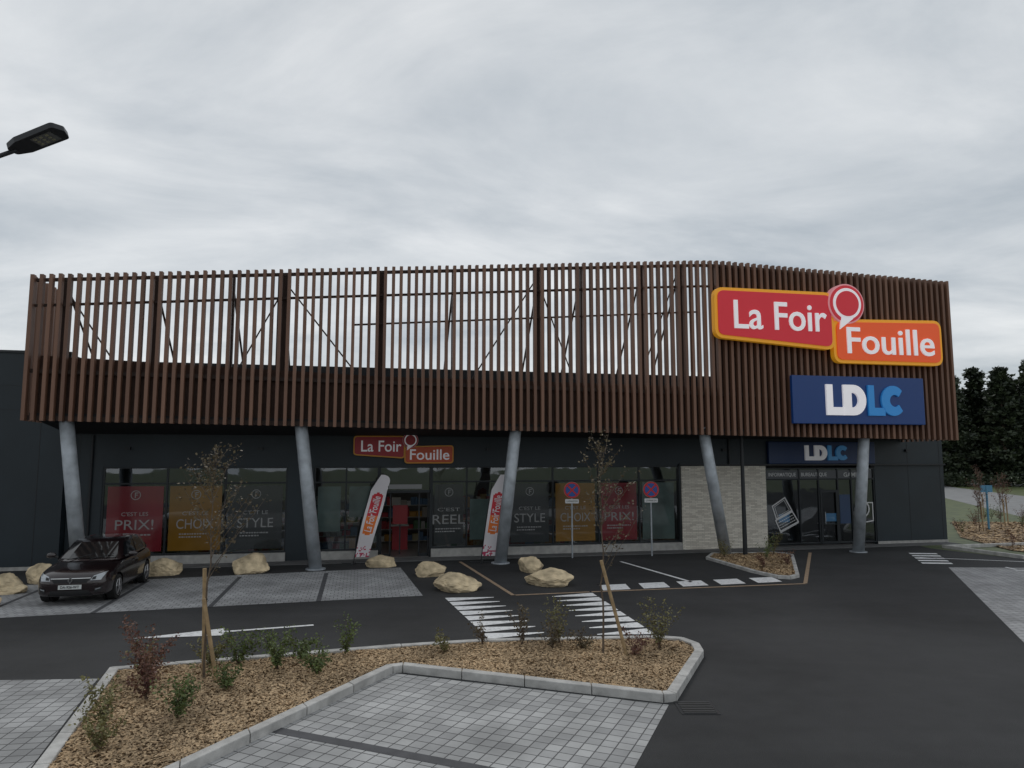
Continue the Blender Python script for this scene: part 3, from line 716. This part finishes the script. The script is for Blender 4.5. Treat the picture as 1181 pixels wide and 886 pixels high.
sapling(-4.95,11.85,.05,3.65,'t',[(-.05,.1,-.12,.12,1.75),(.22,-.05,-.02,-.1,1.3)],3,26)
sapling(1.65,13.3,.05,3.75,'t',[(.42,-.1,-.02,-.05,1.7)],5,20)
random.seed(11)
for x,y,h in ((25.8,38,2.6),(28,43,3),(23,35.5,2.4),(27,39.5,2.6)): sapling(x,y,0,h,'r',[(.2,0,.15,0,1.5)],int(x*y),16)
random.seed(21)
ML=[leaf_mat('conifer_foliage',(.012,.02,.011),(.05,.068,.03),.9)]
def conifer_mesh(seed,h):
    random.seed(seed); b=B(); b.tube((0,0,0),(0,0,h*.9),.25,.04,M_bark,8)
    for i in range(230):
        t=random.random()**.85; z=h*(.02+.96*t); rr=(2.5*(1-t)**.55+.25)*R(.5,1.15)*(1+.25*math.sin(z*2.1+seed)); a=R(0,6.28)
        tip=Vector((math.cos(a)*rr,math.sin(a)*rr,z+rr*.15)); base=Vector((0,0,z-rr*.1))
        b.tube(base,tip,.03,.01,M_bark,3)
        for k in range(7):
            u=.35+.65*k/6; leaves(b,base.lerp(tip,u),6,.28,.45,ML[0])
    me=b.done('conifer_src').data; bpy.data.objects.remove(bpy.data.objects['conifer_src']); return me
cms=[conifer_mesh(s,h) for s,h in ((1,14.5),(2,16),(3,13.0))]
random.seed(5)
for i in range(32):
    x=51+i*1.25; y=97+R(-3,4)+ (i%3)*2
    o=bpy.data.objects.new('conifer_tree',cms[i%3]); COL.objects.link(o); o.location=(x,y,0); o.rotation_euler=(0,0,R(0,6)); s=R(.80,.96)+.015*i*(i<18); o.scale=(s*1.2,s*1.2,s)
b=B(); random.seed(9)
for i in range(900): leaves(b,Vector((48+i*.05,92+R(-1,1),R(.2,1.6))),5,.4,.4,ML[0])
b.done('hedge')
e=empty('marker_post',(24.2,36.6,0)); b=B(); b.tube((0,0,0),(0,0,2.2),.05,.05,mat('post_blue',(.08,.25,.4),.5),10); b.box(-.3,.3,-.02,.02,1.9,2.25,MATS['post_blue']); b.done('post',e)

# ------------------------------------------------------------------ car
def build_car(loc,rz):
    e=empty('parked_car',loc,rz)
    paint=mat('car_paint_dark_aubergine',(.017,.009,.010),.25,.3,coat=1.0)
    gl=mat('car_glass',(.008,.009,.01),.04,spec=.8); chrome=mat('chrome',(.6,.6,.6),.15,1); lens=mat('headlight_lens',(.38,.40,.42),.12,.3,coat=1); tyre=mat('tyre_rubber',(.012,.012,.012),.85); rim=mat('alloy_rim',(.35,.35,.36),.3,.8)
    st=[(-2.03,.50,.62,.30),(-1.99,.66,.70,.24),(-1.88,.78,.79,.20),(-1.6,.845,.88,.18),(-1.2,.865,.94,.18),(-.85,.868,.985,.18),(-.3,.868,1.0,.18),(.4,.868,1.015,.18),(1.1,.865,1.03,.18),(1.6,.855,1.03,.18),(1.88,.80,.99,.22),(2.0,.70,.90,.30),(2.04,.55,.80,.38)]
    vs=[];K=11
    def sec(w,zt,zb):
        H=zt-zb
        return [(0,zt),(w*.45,zt-.005),(w*.78,zt-.03),(w*.93,zt-.09),(w*.975,zt-.2*H-.03),(w,zb+H*.52),(w*.99,zb+H*.33),(w*.985,zb+H*.15),(w*.93,zb+.02),(w*.5,zb),(0,zb)]
    for y,w,zt,zb in st:
        h=sec(w,zt,zb); ring=[(x,y,z) for x,z in h]+[(-x,y,z) for x,z in h[-2:0:-1]]; vs+=ring
    n=2*K-2; fs=[]
    for i in range(len(st)-1):
        for j in range(n): fs.append((i*n+j,i*n+(j+1)%n,(i+1)*n+(j+1)%n,(i+1)*n+j))
    fs.append(tuple(range(n))); fs.append(tuple(range((len(st)-1)*n,len(st)*n))[::-1])
    b=B(); b.add(vs,fs,paint); o=b.done('body_tmp',smooth=True)
    md=o.modifiers.new('s','SUBSURF'); md.levels=2; md.render_levels=2
    cuts=[]
    for y in (-1.22,1.25):
        for sx in (-1,1):
            c=B(); c.tube((sx*.60,y,.31),(sx*1.1,y,.31),.365,.365,M_black,32); co=c.done('cut'); cuts.append(co)
            m2=o.modifiers.new('b','BOOLEAN'); m2.operation='DIFFERENCE'; m2.object=co; m2.solver='EXACT'
    bpy.context.view_layer.update()
    me=bpy.data.meshes.new_from_object(o.evaluated_get(bpy.context.evaluated_depsgraph_get()))
    me.polygons.foreach_set('use_smooth',[True]*len(me.polygons))
    bpy.data.objects.remove(o)
    for c in cuts: bpy.data.objects.remove(c)
    body=bpy.data.objects.new('body',me); COL.objects.link(body); body.parent=e
    try:
        me.set_sharp_from_angle(angle=math.radians(40))
    except Exception: pass
    bm=bmesh.new(); bm.from_mesh(me); bvh=BVHTree.FromBMesh(bm); bm.free()
    b=B()
    def patch(c,m,off=.006,nx=8,nz=4,axis='f'):
        vs=[]
        for j in range(nz+1):
            for i in range(nx+1):
                u=i/nx;v=j/nz
                a=(c[0][0]*(1-u)+c[1][0]*u)*(1-v)+(c[3][0]*(1-u)+c[2][0]*u)*v
                z=(c[0][1]*(1-u)+c[1][1]*u)*(1-v)+(c[3][1]*(1-u)+c[2][1]*u)*v
                if axis=='f': h=bvh.ray_cast(Vector((a,-4,z)),Vector((0,1,0))); p=h[0] if h[0] else Vector((a,-1.9,z)); p=p+(h[1] if h[0] else Vector((0,-1,0)))*off*(1 if not h[0] or h[1].y<0 else -1)
                else:
                    sx=1 if axis=='r' else -1
                    h=bvh.ray_cast(Vector((sx*3,a,z)),Vector((-sx,0,0))); p=(h[0] if h[0] else Vector((sx*.86,a,z)))+Vector((sx*off,0,0))
                vs.append(p)
        fs=[(j*(nx+1)+i,j*(nx+1)+i+1,(j+1)*(nx+1)+i+1,(j+1)*(nx+1)+i) for j in range(nz) for i in range(nx)]
        b.add(vs,fs,m)
    patch([(-.36,.55),(.36,.55),(.46,.67),(-.46,.67)],M_black,.006)
    patch([(-.44,.645),(.44,.645),(.45,.66),(-.45,.66)],chrome,.011,8,1)
    patch([(-.50,.25),(.50,.25),(.42,.37),(-.42,.37)],M_black,.006)
    patch([(-.26,.40),(.26,.40),(.26,.505),(-.26,.505)],mat('number_plate',(.62,.64,.62),.4),.014)
    for sx in (-1,1):
        patch([(sx*.44,.60),(sx*.66,.60),(sx*.74,.77),(sx*.50,.70)],lens,.012)
        patch([(sx*.47,.615),(sx*.55,.62),(sx*.56,.69),(sx*.49,.67)],M_black,.016,4,3)
        patch([(sx*.54,.30),(sx*.68,.34),(sx*.70,.46),(sx*.56,.42)],M_black,.008,5,4)
        patch([(sx*.56,.37),(sx*.66,.40),(sx*.66,.42),(sx*.56,.395)],lens,.014,4,1)
    hit=bvh.ray_cast(Vector((0,-4,.61)),Vector((0,1,0)))[0]; yb=hit.y-.02
    for sc,mm,dy in ((1,chrome,0),(.5,M_black,-.003)): b.prism([(0,.61-.085*sc),(.06*sc,.61),(0,.61+.085*sc),(-.06*sc,.61)],yb+dy-.006,yb+dy,mm)
    for ax in ('r','l'):
        sx=1 if ax=='r' else -1
        patch([(-.82,.20),(.86,.20),(.86,.30),(-.82,.30)],M_black,.008,10,2,ax)
        for y in (-.78,.22,.98): patch([(y,.30),(y+.012,.30),(y+.012,.93),(y,.93)],M_black,.003,1,6,ax)
        b.box(sx*.862-.015,sx*.862+.02*sx,.0,.17,.83,.86,paint)
    bot=[(.0,-1.06,.955),(.45,-1.02,.95),(.74,-.86,.95),(.80,-.45,.97),(.81,.3,.985),(.80,1.1,1.0),(.74,1.6,1.0),(.55,1.9,.98),(0,1.95,.98)]
    top=[(.0,-.33,1.385),(.35,-.31,1.38),(.55,-.22,1.365),(.60,.0,1.40),(.61,.45,1.425),(.59,1.05,1.41),(.56,1.40,1.37),(.40,1.60,1.34),(0,1.63,1.34)]
    crown=[(0,-.1,1.43),(.25,-.08,1.43),(.40,0,1.425),(.45,.15,1.44),(.46,.45,1.452),(.45,.95,1.44),(.42,1.25,1.42),(.3,1.4,1.40),(0,1.42,1.40)]
    def full(r): return [Vector(p) for p in r]+[Vector((-p[0],p[1],p[2])) for p in r[-2:0:-1]]
    Bt,Tp,Cr=full(bot),full(top),full(crown); n=len(Bt)
    gb=B(); gb.add(Bt+Tp+Cr,[(i,(i+1)%n,n+(i+1)%n,n+i) for i in range(n)]+[(n+i,n+(i+1)%n,2*n+(i+1)%n,2*n+i) for i in range(n)]+[tuple(range(2*n,3*n))],paint)
    gb.done('cabin',e,smooth=True)
    def win(i,j0,u0,u1,v0,v1,off=.012):
        p,q,r_,s_=Bt[i],Bt[(i+1)%n],Tp[(i+1)%n],Tp[i]
        def bl(u,v): return (p*(1-u)+q*u)*(1-v)+(s_*(1-u)+r_*u)*v
        nn=(q-p).cross(s_-p).normalized(); c=(p+q)/2
        if nn.dot(Vector((c.x,c.y-.3,.2)))<0: nn=-nn
        b.add([bl(u0,v0)+nn*off,bl(u1,v0)+nn*off,bl(u1,v1)+nn*off,bl(u0,v1)+nn*off],[(0,1,2,3)],gl)
    for i in (0,n-1): win(i,0,0,1,.10,.93)
    win(1,0,0,.80,.10,.93); win(n-2,0,.20,1,.10,.93)
    win(2,0,.45,1,.12,.85); win(3,0,0,.93,.10,.85); win(4,0,.03,.97,.10,.85); win(5,0,.1,.6,.15,.8)
    win(n-3,0,0,.55,.12,.85); win(n-4,0,.07,1,.10,.85); win(n-5,0,.03,.97,.10,.85); win(n-6,0,.4,.9,.15,.8)
    for i in (7,8): win(i,0,0 if i==8 else .2,1 if i==7 else .8,.25,.9)
    for sx in (-1,1):
        b.tube((sx*.80,-.62,1.0),(sx*.92,-.60,1.03),.03,.03,M_black,8)
    b.tube((-.45,-1.02,.985),(.1,-.84,1.10),.008,.008,M_black,6); b.tube((.05,-1.03,.985),(.58,-.80,1.09),.008,.008,M_black,6)
    b.done('trim_lights_glass',e)
    for sx in (-1,1):
        bm=bmesh.new(); bmesh.ops.create_icosphere(bm,subdivisions=3,radius=1)
        for v in bm.verts: v.co=Vector((v.co.x*.12,v.co.y*.07,v.co.z*.075))
        m2=bpy.data.meshes.new('mirror'); bm.to_mesh(m2); bm.free(); m2.materials.append(paint); m2.polygons.foreach_set('use_smooth',[True]*len(m2.polygons))
        mo=bpy.data.objects.new('door_mirror',m2); COL.objects.link(mo); mo.parent=e; mo.location=(sx*.985,-.60,1.06)
    t=text('DA-926-WT',-.21,.21,.42,.485,0,Mtx,e,'plate_text',.002,.02)
    for v in t.data.vertices: 
        h=bvh.ray_cast(Vector((v.co.x,-4,v.co.z)),Vector((0,1,0)))[0]; v.co.y+=h.y-.017
    for y in (-1.22,1.25):
        for sx in (-1,1):
            w=B(); x0,x1=sx*.66,sx*.85
            w.tube((x0,y,.31),(x1,y,.31),.31,.31,tyre,36); w.tube((x1,y,.31),(x1+sx*.006,y,.31),.29,.27,tyre,36)
            w.tube((x1+sx*.003,y,.31),(x1+sx*.010,y,.31),.215,.205,M_black,32)
            for k in range(5):
                a=2*math.pi*k/5+.3
                w.tube((x1+sx*.016,y,.31),(x1+sx*.010,y+.2*math.cos(a),.31+.2*math.sin(a)),.035,.022,rim,6)
            w.tube((x1+sx*.0,y,.31),(x1+sx*.024,y,.31),.05,.045,rim,16)
            nseg=36
            for k in range(nseg):
                a0=2*math.pi*k/nseg;a1=2*math.pi*(k+1)/nseg
                w.tube((x1+sx*.012,y+.207*math.cos(a0),.31+.207*math.sin(a0)),(x1+sx*.012,y+.207*math.cos(a1),.31+.207*math.sin(a1)),.011,.011,rim,5)
            w.done('wheel',e)
            w=B(); w.tube((sx*.58,y,.33),(sx*.62,y,.33),.36,.36,M_black,24); w.done('wheel_well',e)
build_car((-11.25,19.8,.016),A12)

# ------------------------------------------------------------------ sky / light
w=bpy.data.worlds.new('World'); scene.world=w; w.use_nodes=True; nt=w.node_tree
w.cycles.sampling_method='MANUAL'; w.cycles.sample_map_resolution=256
bg=nt.nodes['Background']; bg.inputs['Strength'].default_value=.1
sky=N(nt,'ShaderNodeTexSky'); sky.sky_type='NISHITA'; sky.sun_disc=False; sky.sun_elevation=math.radians(48); sky.sun_rotation=math.radians(-15)
tc=N(nt,'ShaderNodeTexCoord'); sp=N(nt,'ShaderNodeSeparateXYZ'); nt.links.new(tc.outputs['Generated'],sp.inputs[0])
zc=math_node(nt,'ADD',math_node(nt,'MAXIMUM',sp.outputs[2],0.0),.16)
cb=N(nt,'ShaderNodeCombineXYZ'); nt.links.new(math_node(nt,'DIVIDE',sp.outputs[0],zc),cb.inputs[0]); nt.links.new(math_node(nt,'DIVIDE',sp.outputs[1],zc),cb.inputs[1])
def nz(scale,detail,rough,dist,loc,sc=(1,1,1),rot=0):
    mp=N(nt,'ShaderNodeMapping'); mp.inputs['Location'].default_value=loc; mp.inputs['Scale'].default_value=sc; mp.inputs['Rotation'].default_value=(0,0,rot)
    nt.links.new(cb.outputs[0],mp.inputs[0]); n=N(nt,'ShaderNodeTexNoise'); n.inputs['Scale'].default_value=scale; n.inputs['Detail'].default_value=detail
    n.inputs['Roughness'].default_value=rough; n.inputs['Distortion'].default_value=dist; nt.links.new(mp.outputs[0],n.inputs['Vector']); return n.outputs[0]
a=nz(.55,4,.5,.4,(1.1,4.7,0),(.8,1.1,1),.3); c=nz(1.4,10,.58,.5,(7,2,0),(.8,1.2,1),-.5); d2=nz(4.0,8,.6,.3,(2,9,0),(.8,1.15,1),-.5)
f=math_node(nt,'ADD',math_node(nt,'ADD',math_node(nt,'MULTIPLY',a,.48),math_node(nt,'MULTIPLY',c,.42)),math_node(nt,'MULTIPLY',d2,.10))
r=N(nt,'ShaderNodeMapRange'); r.inputs[1].default_value=.38; r.inputs[2].default_value=.60; nt.links.new(f,r.inputs[0])
mx=N(nt,'ShaderNodeMix',data_type='RGBA'); mx.inputs[6].default_value=(4.1,4.6,5.05,1); mx.inputs[7].default_value=(8.1,8.3,8.4,1)
nt.links.new(r.outputs[0],mx.inputs[0])
m2=N(nt,'ShaderNodeMix',data_type='RGBA'); m2.inputs[0].default_value=.92
nt.links.new(sky.outputs[0],m2.inputs[6]); nt.links.new(mx.outputs[2],m2.inputs[7]); nt.links.new(m2.outputs[2],bg.inputs['Color'])
sl=bpy.data.lights.new('sun','SUN'); sl.energy=.7; sl.angle=math.radians(20); sl.color=(1,.97,.93)
so=bpy.data.objects.new('sun',sl); COL.objects.link(so); so.rotation_euler=(math.radians(-42),0,math.radians(15)); so.location=(0,0,40)

cam=bpy.data.cameras.new('camera'); cam.sensor_width=36; cam.lens=36*819/1181; cam.clip_end=2000; cam.clip_start=.1
co=bpy.data.objects.new('camera',cam); COL.objects.link(co); co.location=(0,0,3.6); co.rotation_euler=(math.radians(96),0,0)
scene.camera=co
scene.view_settings.view_transform='Standard'; scene.view_settings.look='None'; scene.view_settings.exposure=0
